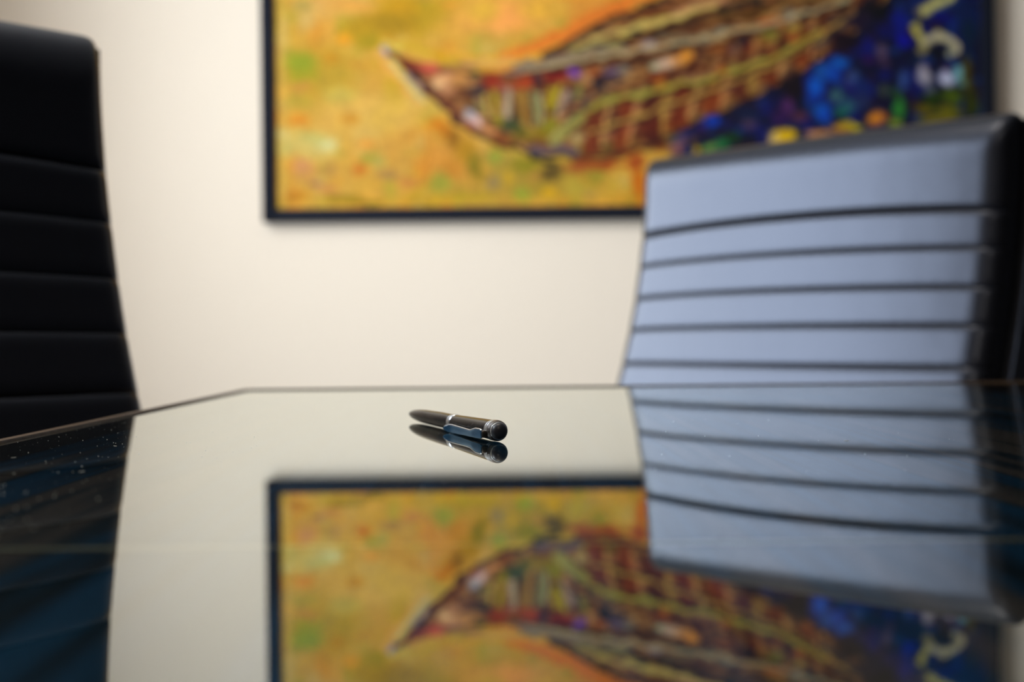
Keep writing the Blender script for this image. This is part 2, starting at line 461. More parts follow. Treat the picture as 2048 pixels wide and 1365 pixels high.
def make_chair():
    root = empty('office_chair', (0, 0, 0))
    ZT = TT
    # back shell (outer leather cover): thin curved slab behind the channels
    bm = bmesh.new()
    zs = np.linspace(-0.33, 0.236, 30); wsn = np.linspace(-1, 1, 25)
    def shell_pt(z, w, off):
        n = prof_n(z)
        W = HALF + 0.009
        top = max(0.0, (z - 0.20) / 0.026)
        k = off * (1 - 0.3 * top * top)
        e = 1 - 0.35 * max(0, (abs(w) - 0.86) / 0.14) ** 2
        return Vector((prof(z) - 0.031 + WRAP * w * w - n.x * k * e, w * W, z - n.z * k * e + ZT))
    Fr = [[bm.verts.new(shell_pt(z, w, 0.0)) for w in wsn] for z in zs]
    Bk = [[bm.verts.new(shell_pt(z, w, 0.045)) for w in wsn] for z in zs]
    ny, nq = len(wsn) - 1, len(zs) - 1
    for j in range(nq):
        for i in range(ny):
            bm.faces.new((Fr[j][i], Fr[j][i + 1], Fr[j + 1][i + 1], Fr[j + 1][i]))
            bm.faces.new((Bk[j][i], Bk[j + 1][i], Bk[j + 1][i + 1], Bk[j][i + 1]))
    for i in range(ny):
        bm.faces.new((Fr[0][i], Bk[0][i], Bk[0][i + 1], Fr[0][i + 1]))
        bm.faces.new((Fr[nq][i], Fr[nq][i + 1], Bk[nq][i + 1], Bk[nq][i]))
    for j in range(nq):
        bm.faces.new((Fr[j][0], Fr[j + 1][0], Bk[j + 1][0], Bk[j][0]))
        bm.faces.new((Fr[j][ny], Bk[j][ny], Bk[j + 1][ny], Fr[j + 1][ny]))
    shell = from_bm('backrest', bm, M_LEATHER, root, smooth=True, sharp=50)
    seams = [-0.33, -0.285, -0.245, -0.205, -0.165, -0.125, -0.085, -0.045, -0.006, 0.033, 0.070, 0.108, 0.145, 0.2425]
    for a, b in zip(seams, seams[1:]):
        top = b > 0.2
        c = cushion('back_panel', a, b, shell, top=top, deep0=0.0055 if top else 0.0026,
                    deep1=0.0055 if abs(b - 0.145) < 1e-6 else 0.0026)
        c.location.z = ZT
    # seat
    seat = box('seat', (0.06, 0.50, -HALF - 0.002, HALF + 0.002, 0.395, 0.42), M_PLASTIC, root, 0.008)
    ss = [0.075, 0.13, 0.185, 0.24, 0.295, 0.35, 0.405, 0.50]
    for a, b in zip(ss, ss[1:]):
        c = cushion('seat_panel', a, b, seat, seat=True, depth=0.03)
        c.location.z = 0.4655
    # arm loops and pads
    for sy in (-1, 1):
        y = sy * (HALF + 0.030)
        bm = bmesh.new()
        add_tube(bm, [(0.02, y, 0.41), (0.03, y, 0.50), (0.06, y, 0.59), (0.10, y, 0.628), (0.16, y, 0.640),
                      (0.28, y, 0.640), (0.34, y, 0.630), (0.37, y, 0.60), (0.375, y, 0.52), (0.36, y, 0.42), (0.34, y - sy * 0.02, 0.405),
                      (0.33, y - sy * 0.06, 0.403)], 0.011, 12)
        arm = from_bm('armrest', bm, M_CHROME, root, smooth=True)
        bm = bmesh.new()
        add_box(bm, 0.09, 0.35, y - 0.024, y + 0.024, 0.648, 0.670)
        bmesh.ops.bevel(bm, geom=list(bm.edges), offset=0.008, segments=3, profile=0.5, affect='EDGES')
        from_bm('arm_pad', bm, M_LEATHER, arm, smooth=True)
    up = Matrix.Rotation(-math.pi / 2, 4, 'Y')
    ctr = Matrix.Translation((0.27, 0, 0))
    lathe('gas_column', [(0.09, 0.0), (0.09, 0.026), (0.24, 0.026), (0.241, 0.014), (0.37, 0.014), (0.375, 0.06), (0.396, 0.07), (0.396, 0.0)],
          M_CHROME, root, 24, ctr @ up)
    bm = bmesh.new()
    for k in range(5):
        a = 2 * math.pi * k / 5 + 0.3
        ca, sa = math.cos(a), math.sin(a)
        r0, r1 = 0.02, 0.30
        P = lambda r, w, z: bm.verts.new((0.27 + r * ca - w * sa, r * sa + w * ca, z))
        v = [P(r0, -.024, .085), P(r0, .024, .085), P(r0, .024, .125), P(r0, -.024, .125),
             P(r1, -.014, .066), P(r1, .014, .066), P(r1, .014, .082), P(r1, -.014, .082)]
        for f in ((3, 2, 1, 0), (4, 5, 6, 7), (0, 1, 5, 4), (1, 2, 6, 5), (2, 3, 7, 6), (3, 0, 4, 7)):
            bm.faces.new([v[i] for i in f])
    base = from_bm('star_base', bm, M_CHROME, root)
    for k in range(5):
        a = 2 * math.pi * k / 5 + 0.3
        bm = bmesh.new()
        for s in (-1, 1):
            m = Matrix.Translation((0.27 + 0.285 * math.cos(a), 0.285 * math.sin(a), 0.027)) @ Matrix.Rotation(a + 0.5, 4, 'Z') @ \
                Matrix.Translation((0, s * 0.013, 0)) @ Matrix.Rotation(math.pi / 2, 4, 'X')
            bmesh.ops.create_cone(bm, cap_ends=True, segments=20, radius1=0.027, radius2=0.027, depth=0.014, matrix=m)
        bmesh.ops.create_cone(bm, cap_ends=True, segments=10, radius1=0.006, radius2=0.006, depth=0.05,
                              matrix=Matrix.Translation((0.27 + 0.285 * math.cos(a), 0.285 * math.sin(a), 0.045)))
        from_bm('caster', bm, M_PLASTIC, base, smooth=True, sharp=40)
    return root

def copy_tree(o, parent=None):
    c = o.copy(); COL.objects.link(c)
    if parent is not None: c.parent = parent
    for ch in list(o.children): copy_tree(ch, c)
    return c

def place(ch, edge_a, edge_b):
    """put the chair so that its back's upper edge spans edge_a (local +y end) .. edge_b (local -y end)"""
    a, b = Vector(edge_a), Vector(edge_b)
    t = (a - b).normalized()                   # local +Y
    n = Vector((t.y, -t.x))                    # local +X = forward
    m = (a + b) / 2 - n * WRAP
    ch.location = (m.x, m.y, 0)
    ch.rotation_euler = (0, 0, math.atan2(n.y, n.x))

chair = make_chair()
# right chair: left end of the back at (0.155, 1.66), right end at (0.453, 1.32)
place(chair, (0.455, 1.325), (0.155, 1.66))
if True:
    f = Matrix.Rotation(chair.rotation_euler.z, 2) @ Vector((1, 0))
    if f.y > 0: place(chair, (0.155, 1.66), (0.455, 1.325))
tag(chair, 'black leather office chair shining blue-grey at the far end of the table', 'chair', 'black ribbed office chairs')
chair2 = copy_tree(chair)
RE = Vector((-0.274, 0.94)); TD = Vector((-0.68, -0.73)).normalized()
RE = RE - TD * 0.012 + Vector((0.0015, 0))
place(chair2, RE, RE + TD * (2 * HALF))
tag(chair2, 'black leather office chair in shade along the left edge of the table', 'chair', 'black ribbed office chairs')

# ------------------------------------------------------------------ pen
NEAR = Vector((-0.0049, 0.500)); FAR = Vector((-0.0453, 0.632))
AX = (FAR - NEAR).normalized(); PLEN = (FAR - NEAR).length
pen = empty('pen', (NEAR.x, NEAR.y, TT), math.atan2(AX.y, AX.x))
tag(pen, 'black pen with chrome rings, clip and round rubber end lying on the glass', 'pen')
tilt = math.atan2(0.0030 - 0.0039, PLEN)
PM = Matrix.Translation((0, 0, 0.0039)) @ Matrix.Rotation(-tilt, 4, 'Y')
def pl(name, pr, mat, seg=56, sharp=35):
    return lathe(name, pr, mat, pen, seg, PM, True, sharp)
# front barrel, bullet shaped, with the writing point
front = [(0.0640, 0.0030)]
for k in range(17):
    t = k / 16
    s = 0.0640 + t * (0.1375 - 0.0640)
    r = 0.00300 + 0.00012 * math.sin(min(1, t * 2.2) * math.pi)
    if t > 0.42:
        q = (t - 0.42) / 0.58
        r *= math.sqrt(max(0.0, 1 - 0.88 * q ** 2.4))
    front.append((s, r))
front.append((0.1380, 0.0))
front[0] = (0.0640, 0.0)
pl('front_barrel', [(0.0635, 0.0)] + front[1:], M_PEN)
pl('writing_tip', [(0.1360, 0.0), (0.1365, 0.00105), (0.1382, 0.00085), (0.1398, 0.0004), (0.1402, 0.0)], M_CHROME, 24)
cap = []
for k in range(13):
    t = k / 12
    s = 0.0072 + t * (0.0580 - 0.0072)
    cap.append((s, 0.00355 - 0.00045 * t ** 1.2))
pl('rear_barrel', [(0.0072, 0.0)] + cap + [(0.0580, 0.0)], M_PEN)
def ring(s0, s1, r, mat, name='ring'):
    w = s1 - s0
    return pl(name, [(s0, 0.0), (s0, r * 0.93), (s0 + w * .15, r * 0.985), (s0 + w * .5, r), (s1 - w * .15, r * 0.985), (s1, r * 0.93), (s1, 0.0)], mat)
mb = ring(0.0580, 0.0598, 0.00328, M_CHROME, 'middle_ring')
ring(0.0598, 0.0606, 0.00296, M_DARKMETAL, 'ring_groove')
ring(0.0606, 0.0618, 0.00322, M_CHROME, 'middle_ring')
ring(0.0618, 0.0624, 0.00296, M_DARKMETAL, 'ring_groove')
ring(0.0624, 0.0634, 0.00318, M_CHROME, 'middle_ring')
# rear end: stepped chrome rings and dark plated collar, then the rubber ball
ring(0.0058, 0.0072, 0.00372, M_CHROME, 'end_ring')
ring(0.0046, 0.0058, 0.00352, M_DARKMETAL, 'collar')
ring(0.0033, 0.0046, 0.00378, M_CHROME, 'end_ring')
pl('collar', [(0.0008, 0.0), (0.0008, 0.0033), (0.0014, 0.00362), (0.0022, 0.00372), (0.0033, 0.00366), (0.0033, 0.0)], M_DARKMETAL)
ring(-0.0002, 0.0008, 0.00318, M_CHROME, 'end_ring')
dome = [(-0.0002, 0.0)]
for k in range(11):
    a = math.pi / 2 * (1 - k / 10)
    dome.append((-0.0006 - 0.0026 * math.cos(a), 0.00285 * math.sin(a)))
tag(pl('stylus_ball', [(-0.0002, 0.0), (-0.0002, 0.00285)] + dome[1:], M_RUBBER, 48, 60), 'round black rubber end')
# clip: paddle standing at the left side of the barrel (local +Y is left of the axis)
TOPZ = [(0.0040, 0.0040), (0.0060, 0.0043), (0.0120, 0.0042), (0.0165, 0.0036), (0.0200, 0.0031), (0.0280, 0.0031),
        (0.0380, 0.0032), (0.0480, 0.0033), (0.0530, 0.0031), (0.0560, 0.0026), (0.0575, 0.0018)]
BOTZ = [(0.0570, 0.0010), (0.0545, 0.0005), (0.0480, 0.0004), (0.0380, 0.0005), (0.0280, 0.0007), (0.0200, 0.0008),
        (0.0165, 0.0009), (0.0120, 0.0009), (0.0060, 0.0010), (0.0040, 0.0014)]
def off(s):
    return float(np.interp(s, [0.004, 0.0165, 0.030, 0.050, 0.0545, 0.0575], [0.0051, 0.0050, 0.0045, 0.0042, 0.0046, 0.0053]))
ol = TOPZ + BOTZ
bm = bmesh.new()
rows = []
ss = [0.0040, 0.0050, 0.0060, 0.0090, 0.0120, 0.0145, 0.0165, 0.0182, 0.0200, 0.0240, 0.0280, 0.0330, 0.0380, 0.0430, 0.0480, 0.0510, 0.0530, 0.0548, 0.0560, 0.0569, 0.0575]
tx, tz = zip(*TOPZ); bx_, bz = zip(*sorted(BOTZ + [(0.0575, 0.0016)]))
for s in ss:
    zt_, zb_ = np.interp(s, tx, tz), np.interp(s, bx_, bz)
    o = off(s); row = []
    for k in range(7):                          # outer face, slightly crowned
        v = k / 6
        row.append(bm.verts.new((s, o + 0.00030 + 0.00022 * (1 - (2 * v - 1) ** 2), zb_ + (zt_ - zb_) * v)))
    for k in range(7):
        v = 1 - k / 6
        row.append(bm.verts.new((s, o - 0.00025, zb_ + (zt_ - zb_) * v)))
    rows.append(row)
for a, b in zip(rows, rows[1:]):
    for k in range(14):
        k2 = (k + 1) % 14
        bm.faces.new((a[k], a[k2], b[k2], b[k]))
bm.faces.new(rows[0]); bm.faces.new(rows[-1])
tag(from_bm('clip', bm, M_STEEL, pen, True, 35), 'blue-shining steel clip')
clip = pen.children[-1]
bm = bmesh.new()
add_tube(bm, [(s, off(s) + 0.0001, float(np.interp(s, tx, tz))) for s in ss[:-1]], 0.00034, 8)
from_bm('clip_edge', bm, M_CHROME, clip, True)
bm = bmesh.new()
add_box(bm, 0.0034, 0.0072, 0.0024, 0.0053, 0.0014, 0.0040)
bmesh.ops.bevel(bm, geom=list(bm.edges), offset=0.0004, segments=2, profile=0.5, affect='EDGES')
from_bm('clip_mount', bm, M_DARKMETAL, pen, True, 40)

# ------------------------------------------------------------------ framed painting
DW = 3.60
F = 2844.0
def wx(px): return (px - 1024) * DW / F
def wz(py): return TT + CAM_H + (668 - py) * DW / F
PXL, PXR, PYT, PYB = 553.5, 1968.0, -470.0, 413.0       # picture opening
FR = 26.0
pic = empty('framed_painting', (wx((PXL + PXR) / 2), WY1, wz((PYT + PYB) / 2)))
tag(pic, 'large abstract painting in a thin black frame hanging on the cream wall', 'painting')
cx, cy, cz = pic.location
GX, GY = 472, 294
xs = np.linspace(PXL - 3, PXR + 3, GX + 1); ys = np.linspace(PYT - 3, PYB + 3, GY + 1)
XU, YU = np.meshgrid(xs, ys)
X0 = XU + 0.010 * (YU - 682); Y0 = YU - 0.010 * (XU - 1024)
def vnoise(sc, seed, ax=1.0, ay=1.0):
    r = np.random.RandomState(seed)
    n = r.rand(256, 256)
    fx = (X0 / (sc * ax)) % 255; fy = (Y0 / (sc * ay)) % 255
    ix, iy = np.floor(fx).astype(int), np.floor(fy).astype(int)
    tx, ty = fx - ix, fy - iy
    tx = tx * tx * (3 - 2 * tx); ty = ty * ty * (3 - 2 * ty)
    i2, j2 = (ix + 1) % 256, (iy + 1) % 256
    return (n[iy, ix] * (1 - tx) + n[iy, i2] * tx) * (1 - ty) + (n[j2, ix] * (1 - tx) + n[j2, i2] * tx) * ty
X = X0 + 9 * (vnoise(22, 1) - .5) + 5 * (vnoise(9, 2) - .5)
Y = Y0 + 9 * (vnoise(22, 3) - .5) + 5 * (vnoise(9, 4) - .5)
IMG = np.zeros(X.shape + (3,))
def lay(a, c):
    global IMG
    IMG = IMG * (1 - a[..., None]) + np.asarray(c, float) * a[..., None]
def sm(t): t = np.clip(t, 0, 1); return t * t * (3 - 2 * t)
def blob(x, y, rx, ry, c, a=1.0, rot=0.0):
    ca, sa = math.cos(rot), math.sin(rot)
    u = ((X - x) * ca + (Y - y) * sa) / rx; v = (-(X - x) * sa + (Y - y) * ca) / ry
    lay(a * sm(1.35 - np.sqrt(u * u + v * v)), c)
def stroke(pts, w, c, a=1.0):
    d = np.full(X.shape, 1e9)
    for (xa, ya), (xb, yb) in zip(pts, pts[1:]):
        dx, dy = xb - xa, yb - ya
        t = np.clip(((X - xa) * dx + (Y - ya) * dy) / (dx * dx + dy * dy + 1e-9), 0, 1)
        d = np.minimum(d, np.hypot(X - xa - t * dx, Y - ya - t * dy))
    lay(a * sm(1.5 - d / (w / 2.0)), c)
def curve_y(pts):
    px, py = zip(*pts)
    return np.interp(X, px, py)

# ground: ochre, orange and olive patches
IMG[:] = (216, 166, 66)
def wash(sc, seed, c, lo=0.55, a=0.8, ax=1.0, ay=1.0):
    lay(a * sm((vnoise(sc, seed, ax, ay) - lo) / 0.25), c)
wash(70, 11, (196, 160, 30)); wash(60, 12, (232, 170, 70)); wash(45, 13, (222, 150, 45), .62)
wash(40, 14, (212, 176, 96), .6); wash(34, 15, (180, 160, 50), .68, .7); wash(50, 16, (206, 156, 70), .6, .6)
wash(26, 17, (200, 150, 40), .72, .35); wash(24, 18, (220, 180, 96), .72, .35)
for b in [(640, 150, 90, 70, (188, 156, 36)), (1000, 25, 120, 52, (242, 172, 88)), (800, 30, 100, 44, (192, 152, 16)), (655, 12, 90, 26, (226, 176, 104)),
          (1050, 350, 170, 60, (170, 142, 50)), (740, 225, 120, 50, (224, 180, 92)), (900, 320, 80, 60, (212, 148, 62)), (620, 290, 64, 38, (212, 190, 116)),
          (1180, 10, 80, 40, (226, 150, 62))]:
    blob(*b[:4], b[4], 0.75)
for b in [(781, 45, 62, 28, (180, 140, 0)), (800, 12, 40, 18, (206, 155, 0)), (720, 60, 42, 22, (190, 150, 0)), (735, 82, 30, 16, (178, 150, 0)),
          (601, 125, 34, 22, (155, 160, 22)), (606, 150, 34, 16, (172, 160, 15)), (612, 40, 24, 22, (216, 176, 100)), (690, 78, 18, 12, (232, 160, 20)),
          (662, 115, 18, 14, (200, 145, 20)), (1008, 36, 36, 30, (250, 170, 90)), (965, 20, 40, 26, (226, 176, 66)), (1085, 18, 50, 24, (232, 176, 66)),
          (1120, 10, 26, 14, (222, 170, 70)), (700, 12, 60, 16, (226, 166, 76)), (600, 10, 26, 16, (188, 160, 80)), (565, 60, 10, 40, (215, 175, 95)),
          (600, 172, 22, 14, (206, 150, 60)), (565, 190, 14, 20, (216, 160, 60)), (680, 190, 40, 18, (205, 176, 80)), (720, 130, 30, 18, (208, 156, 50)),
          (652, 286, 26, 14, (216, 205, 145)), (630, 275, 24, 12, (205, 190, 110)), (566, 268, 16, 18, (210, 190, 125)), (570, 298, 18, 16, (198, 178, 100)),
          (600, 240, 26, 13, (222, 145, 30)), (612, 340, 30, 22, (210, 155, 80)), (602, 330, 18, 14, (212, 150, 95)), (660, 340, 20, 16, (190, 145, 70)),
          (630, 371, 14, 9, (160, 112, 84)), (655, 380, 26, 10, (208, 146, 76)), (590, 392, 26, 10, (196, 132, 5)), (720, 335, 17, 14, (212, 126, 28)),
          (735, 316, 16, 8, (172, 160, 50)), (755, 322, 16, 12, (186, 166, 80)), (730, 285, 22, 10, (226, 156, 60)), (775, 350, 26, 14, (180, 138, 76)),
          (690, 398, 50, 11, (158, 128, 0)), (740, 404, 36, 9, (146, 122, 0)), (820, 365, 24, 13, (206, 140, 66)), (845, 330, 22, 30, (218, 148, 48)),
          (875, 248, 28, 14, (218, 138, 16)), (905, 275, 16, 22, (152, 104, 8)), (890, 262, 20, 14, (196, 122, 10)), (880, 365, 26, 22, (168, 160, 56)),
          (850, 398, 60, 9, (196, 152, 22)), (930, 395, 60, 10, (188, 158, 30)), (765, 240, 34, 20, (220, 176, 80)), (930, 300, 22, 26, (186, 138, 20)),
          (905, 335, 22, 18, (206, 142, 46)), (950, 330, 16, 30, (150, 128, 20)), (700, 238, 22, 12, (212, 150, 40)), (990, 315, 18, 16, (160, 160, 60)),
          (972, 335, 12, 10, (208, 160, 60)), (1015, 358, 15, 14, (210, 166, 40)), (985, 365, 16, 14, (168, 140, 90)), (1045, 388, 22, 14, (160, 164, 55)),
          (1068, 350, 14, 12, (196, 146, 66)), (1098, 386, 18, 12, (218, 168, 20)), (1150, 375, 26, 18, (196, 168, 64)), (1190, 350, 22, 14, (165, 150, 50)),
          (1225, 370, 18, 20, (205, 165, 60)), (1240, 398, 26, 10, (218, 160, 55)), (1180, 388, 14, 12, (190, 150, 76)), (1278, 370, 15, 40, (205, 110, 0)),
          (1050, 330, 30, 18, (150, 136, 24)), (1105, 345, 26, 18, (100, 78, 30)), (1160, 336, 36, 12, (172, 90, 40))]:
    blob(*b[:4], b[4], 0.95)

# the boat: hull between the upper and the lower line, the night garden to its right
up_l = [(775, 98), (820, 116), (880, 132), (940, 143), (1000, 140), (1060, 122), (1120, 92), (1180, 58), (1240, 28), (1330, -8), (1500, -90), (1700, -200), (1980, -360)]
lo_l = [(775, 98), (800, 125), (835, 162), (870, 195), (905, 230), (950, 262), (1000, 288), (1060, 304), (1130, 310), (1210, 308), (1290, 292), (1370, 255), (1440, 224), (1520, 186), (1590, 150), (1660, 108), (1720, 50), (1800, -30), (1980, -200)]
yu, yl = curve_y(up_l), curve_y(lo_l)
night = sm((X - 1330) / 40) * sm((Y - yl) / 6)
lay(night, (10, 14, 52))
lay(night * sm((vnoise(30, 31) - .5) / .2), (14, 22, 96)); lay(night * sm((vnoise(26, 32) - .6) / .2), (40, 10, 50))
lay(night * sm((vnoise(20, 33) - .68) / .15) * .8, (20, 60, 120))
hull = sm((Y - yu) / 6) * sm((yl - Y) / 6) * (X > 775)
lay(hull, (122, 70, 30))
lay(hull * sm((vnoise(16, 41, 1.6, .7) - .5) / .2), (150, 100, 50)); lay(hull * sm((vnoise(14, 42, 1.8, .7) - .6) / .2), (86, 34, 14))
lay(hull * sm((vnoise(10, 43, 1.8, .7) - .68) / .15), (180, 130, 84))

sv = (Y - yu) / np.maximum(yl - yu, 20)
for vv, cc, aa in ((.22, (40, 22, 12), .6), (.30, (188, 150, 96), .5), (.40, (36, 16, 10), .65), (.48, (176, 140, 80), .5), (.57, (44, 18, 10), .6), (.66, (166, 120, 60), .5), (.75, (40, 16, 8), .65), (.84, (170, 120, 70), .45)):
    lay(hull * aa * sm(1.5 - np.abs(sv - vv) * np.maximum(yl - yu, 20) / 5.0) * (X > 1190), cc)
for rx in range(1210, 1760, 34):
    lay(hull * 0.55 * sm(1.5 - np.abs(X + (Y - 200) * .28 - rx) / 6.0) * sm((sv - .5) / .05) * (sv < .97), (184, 134, 84))
    lay(hull * 0.5 * sm(1.5 - np.abs(X + (Y - 200) * .28 - rx - 17) / 7.0) * sm((sv - .5) / .05) * (sv < .97), (78, 24, 6))
stroke([(1000, 118), (1060, 100), (1120, 74), (1180, 38), (1240, 8), (1330, -30)], 26, (230, 128, 44), .9)
stroke([(1010, 112), (1060, 92), (1110, 66)], 12, (228, 134, 44))
stroke([(860, 98), (900, 108), (960, 116), (1020, 118), (1060, 112), (1120, 88)], 9, (222, 166, 56))
stroke([(775, 84), (810, 92), (860, 102), (890, 112)], 12, (212, 172, 40))
stroke([(868, 104), (892, 112)], 12, (216, 160, 10)); stroke([(930, 124), (985, 124), (1030, 122)], 9, (218, 172, 100))
stroke([(772, 82), (790, 90), (800, 96)], 8, (205, 190, 100))
stroke([(752, 95), (758, 115), (775, 132), (815, 175), (845, 205)], 9, (232, 172, 92))
stroke([(778, 122), (800, 146), (830, 180), (850, 200)], 9, (206, 190, 124))
blob(768, 97, 10, 8, (172, 160, 170)); blob(777, 104, 6, 6, (140, 136, 160))
blob(815, 126, 22, 10, (140, 40, 6), rot=.5); blob(850, 137, 24, 11, (196, 88, 62), rot=.2); blob(870, 134, 16, 9, (206, 96, 76))
blob(897, 137, 14, 9, (140, 84, 62)); blob(930, 133, 26, 7, (170, 124, 76))
stroke([(786, 106), (810, 132), (835, 158), (850, 172)], 8, (38, 18, 2))
stroke([(815, 148), (838, 172), (856, 184)], 9, (168, 136, 128)); stroke([(852, 182), (880, 202), (912, 232), (925, 245)], 12, (132, 62, 44))
blob(885, 158, 26, 13, (226, 164, 112)); blob(920, 158, 22, 12, (206, 146, 80)); blob(878, 168, 16, 10, (226, 180, 130)); blob(895, 180, 18, 9, (200, 140, 100))
blob(948, 180, 16, 9, (36, 46, 56)); blob(962, 174, 14, 9, (38, 32, 60)); blob(948, 148, 14, 8, (70, 92, 50))
blob(985, 163, 22, 15, (158, 44, 0)); blob(1010, 176, 20, 9, (156, 80, 62)); blob(1045, 166, 24, 12, (172, 66, 16)); blob(1062, 160, 10, 10, (180, 70, 10))
blob(1074, 158, 10, 13, (52, 20, 52)); blob(1110, 154, 24, 12, (136, 22, 6)); blob(1150, 143, 15, 12, (136, 78, 170)); blob(1128, 150, 8, 9, (150, 20, 30))
blob(1190, 143, 14, 9, (178, 96, 44)); blob(1225, 142, 22, 10, (104, 84, 110)); blob(1246, 138, 16, 9, (120, 116, 106)); blob(1200, 164, 14, 9, (34, 26, 44))
stroke([(1190, 178), (1222, 164), (1245, 156)], 8, (28, 30, 50))
# basket slats under the red band
for x0, x1, y0, y1, w, c in [(955, 960, 196, 222, 7, (150, 140, 110)), (970, 974, 190, 222, 11, (186, 160, 80)), (992, 998, 186, 246, 7, (172, 154, 0)),
                             (1013, 1018, 184, 230, 12, (184, 162, 134)), (1027, 1031, 186, 240, 6, (104, 88, 0)), (1045, 1050, 184, 246, 12, (172, 134, 50)),
                             (1066, 1072, 180, 246, 9, (142, 144, 92)), (1080, 1084, 186, 250, 9, (160, 158, 112)), (1100, 1097, 176, 214, 13, (176, 152, 0)),
                             (1118, 1104, 172, 206, 11, (184, 162, 40)), (1132, 1112, 186, 226, 12, (170, 142, 120)), (1145, 1135, 184, 214, 9, (62, 50, 62)),
                             (1108, 1094, 214, 270, 7, (110, 96, 10)), (1162, 1150, 170, 196, 10, (140, 132, 70)), (1176, 1166, 188, 206, 10, (88, 66, 62))]:
    stroke([(x0, y0), (x1, y1)], w, c)
blob(1020, 250, 20, 15, (66, 82, 50)); blob(1040, 262, 16, 12, (100, 98, 20)); blob(1085, 264, 18, 16, (150, 126, 0)); blob(1060, 266, 14, 14, (158, 132, 40))
blob(1105, 250, 14, 18, (150, 140, 30)); blob(1000, 240, 10, 14, (150, 134, 6)); blob(1045, 278, 34, 9, (140, 108, 30)); blob(940, 246, 10, 8, (150, 60, 30))
blob(952, 240, 26, 11, (222, 184, 176), rot=.62); blob(936, 226, 13, 8, (176, 168, 170), rot=.5); blob(978, 260, 20, 8, (214, 148, 92), rot=.6); blob(1000, 276, 18, 7, (150, 84, 30), rot=.3)
stroke([(912, 240), (950, 266), (1000, 292), (1040, 300)], 6, (110, 66, 14))
stroke([(940, 205), (975, 228), (1000, 245)], 5, (140, 120, 50))
stroke([(1112, 284), (1138, 252), (1170, 226), (1210, 208), (1260, 192), (1300, 180)], 19, (160, 150, 76)); stroke([(1104, 280), (1125, 250), (1145, 232)], 8, (172, 158, 90))
stroke([(1130, 240), (1170, 212), (1200, 192), (1220, 180)], 5, (84, 76, 60)); stroke([(1136, 272), (1170, 246), (1210, 226), (1262, 206), (1310, 196)], 4, (52, 32, 14))
blob(1160, 276, 22, 16, (182, 154, 100)); blob(1165, 298, 14, 10, (150, 140, 60)); blob(1200, 250, 16, 18, (128, 98, 50)); blob(1215, 268, 12, 16, (150, 94, 64))
blob(1236, 246, 14, 26, (62, 22, 30)); stroke([(1272, 222), (1262, 244), (1252, 268)], 15, (192, 138, 108)); blob(1292, 232, 14, 26, (112, 40, 14)); blob(1255, 276, 30, 9, (110, 76, 10))
blob(1205, 290, 34, 9, (104, 82, 30)); blob(1240, 262, 5, 20, (110, 20, 8))
stroke([(1066, 298), (1090, 300), (1130, 300), (1152, 305)], 16, (108, 88, 96)); blob(1102, 298, 16, 8, (146, 112, 100)); stroke([(1068, 312), (1090, 320), (1110, 324)], 9, (24, 28, 12))
stroke([(1150, 320), (1200, 322), (1250, 310), (1300, 290)], 10, (130, 56, 14)); blob(1210, 330, 44, 9, (168, 84, 24)); blob(1275, 325, 20, 18, (172, 80, 20))
# upper planking
stroke([(1030, 132), (1080, 122), (1130, 116), (1200, 96), (1250, 92)], 12, (142, 124, 104)); stroke([(1000, 146), (1050, 141)], 7, (176, 130, 110)); stroke([(1000, 150), (1060, 148), (1110, 137), (1160, 128), (1240, 114), (1310, 106), (1400, 92)], 4, (44, 18, 8))
stroke([(1082, 108), (1120, 94), (1160, 70), (1200, 48), (1235, 30), (1290, 12), (1340, -8)], 8, (34, 20, 8))
stroke([(1140, 100), (1200, 82), (1240, 88)], 12, (156, 140, 80)); stroke([(1150, 84), (1210, 66), (1260, 58)], 12, (152, 112, 66)); stroke([(1240, 22), (1300, 20)], 8, (150, 84, 30))
stroke([(1245, 66), (1290, 48), (1350, 32), (1430, 6)], 18, (196, 166, 84)); stroke([(1345, 26), (1400, 12), (1450, -6)], 15, (194, 140, 96)); stroke([(1300, 74), (1350, 60), (1400, 44), (1450, 22)], 7, (62, 40, 12))
stroke([(1250, 60), (1290, 68), (1310, 72)], 7, (40, 42, 14)); blob(1296, 92, 18, 10, (166, 146, 150)); stroke([(1320, 76), (1380, 76), (1420, 84)], 12, (126, 106, 82)); stroke([(1390, 76), (1430, 62), (1470, 58), (1530, 58)], 9, (156, 128, 92))
blob(1440, 62, 14, 7, (150, 136, 116)); stroke([(1340, 90), (1400, 98)], 6, (90, 74, 56)); blob(1330, 124, 26, 11, (212, 176, 150), rot=-.3); blob(1310, 132, 14, 9, (176, 172, 140)); blob(1372, 112, 18, 14, (236, 160, 60)); blob(1352, 118, 12, 12, (222, 160, 100))
stroke([(1300, 108), (1345, 100), (1360, 98)], 5, (140, 70, 10)); blob(1316, 156, 18, 7, (146, 50, 0), rot=-.3); stroke([(1358, 152), (1375, 142), (1398, 134)], 12, (92, 34, 8)); blob(1400, 104, 12, 9, (80, 34, 26))
stroke([(1400, 94), (1450, 82), (1500, 68), (1540, 58)], 5, (62, 22, 8)); blob(1440, 96, 26, 10, (150, 84, 30)); blob(1488, 86, 9, 14, (40, 22, 38)); blob(1498, 98, 9, 12, (120, 40, 8)); blob(1470, 100, 14, 10, (112, 76, 70)); blob(1420, 115, 12, 9, (124, 84, 40))
stroke([(1440, 22), (1470, 12), (1520, -2)], 14, (44, 40, 28)); stroke([(1440, 34), (1500, 28), (1540, 20)], 9, (110, 76, 20)); stroke([(1520, 42), (1550, 40), (1562, 44)], 11, (196, 108, 56)); blob(1576, 26, 16, 8, (126, 112, 92)); blob(1582, 36, 7, 9, (80, 76, 110))
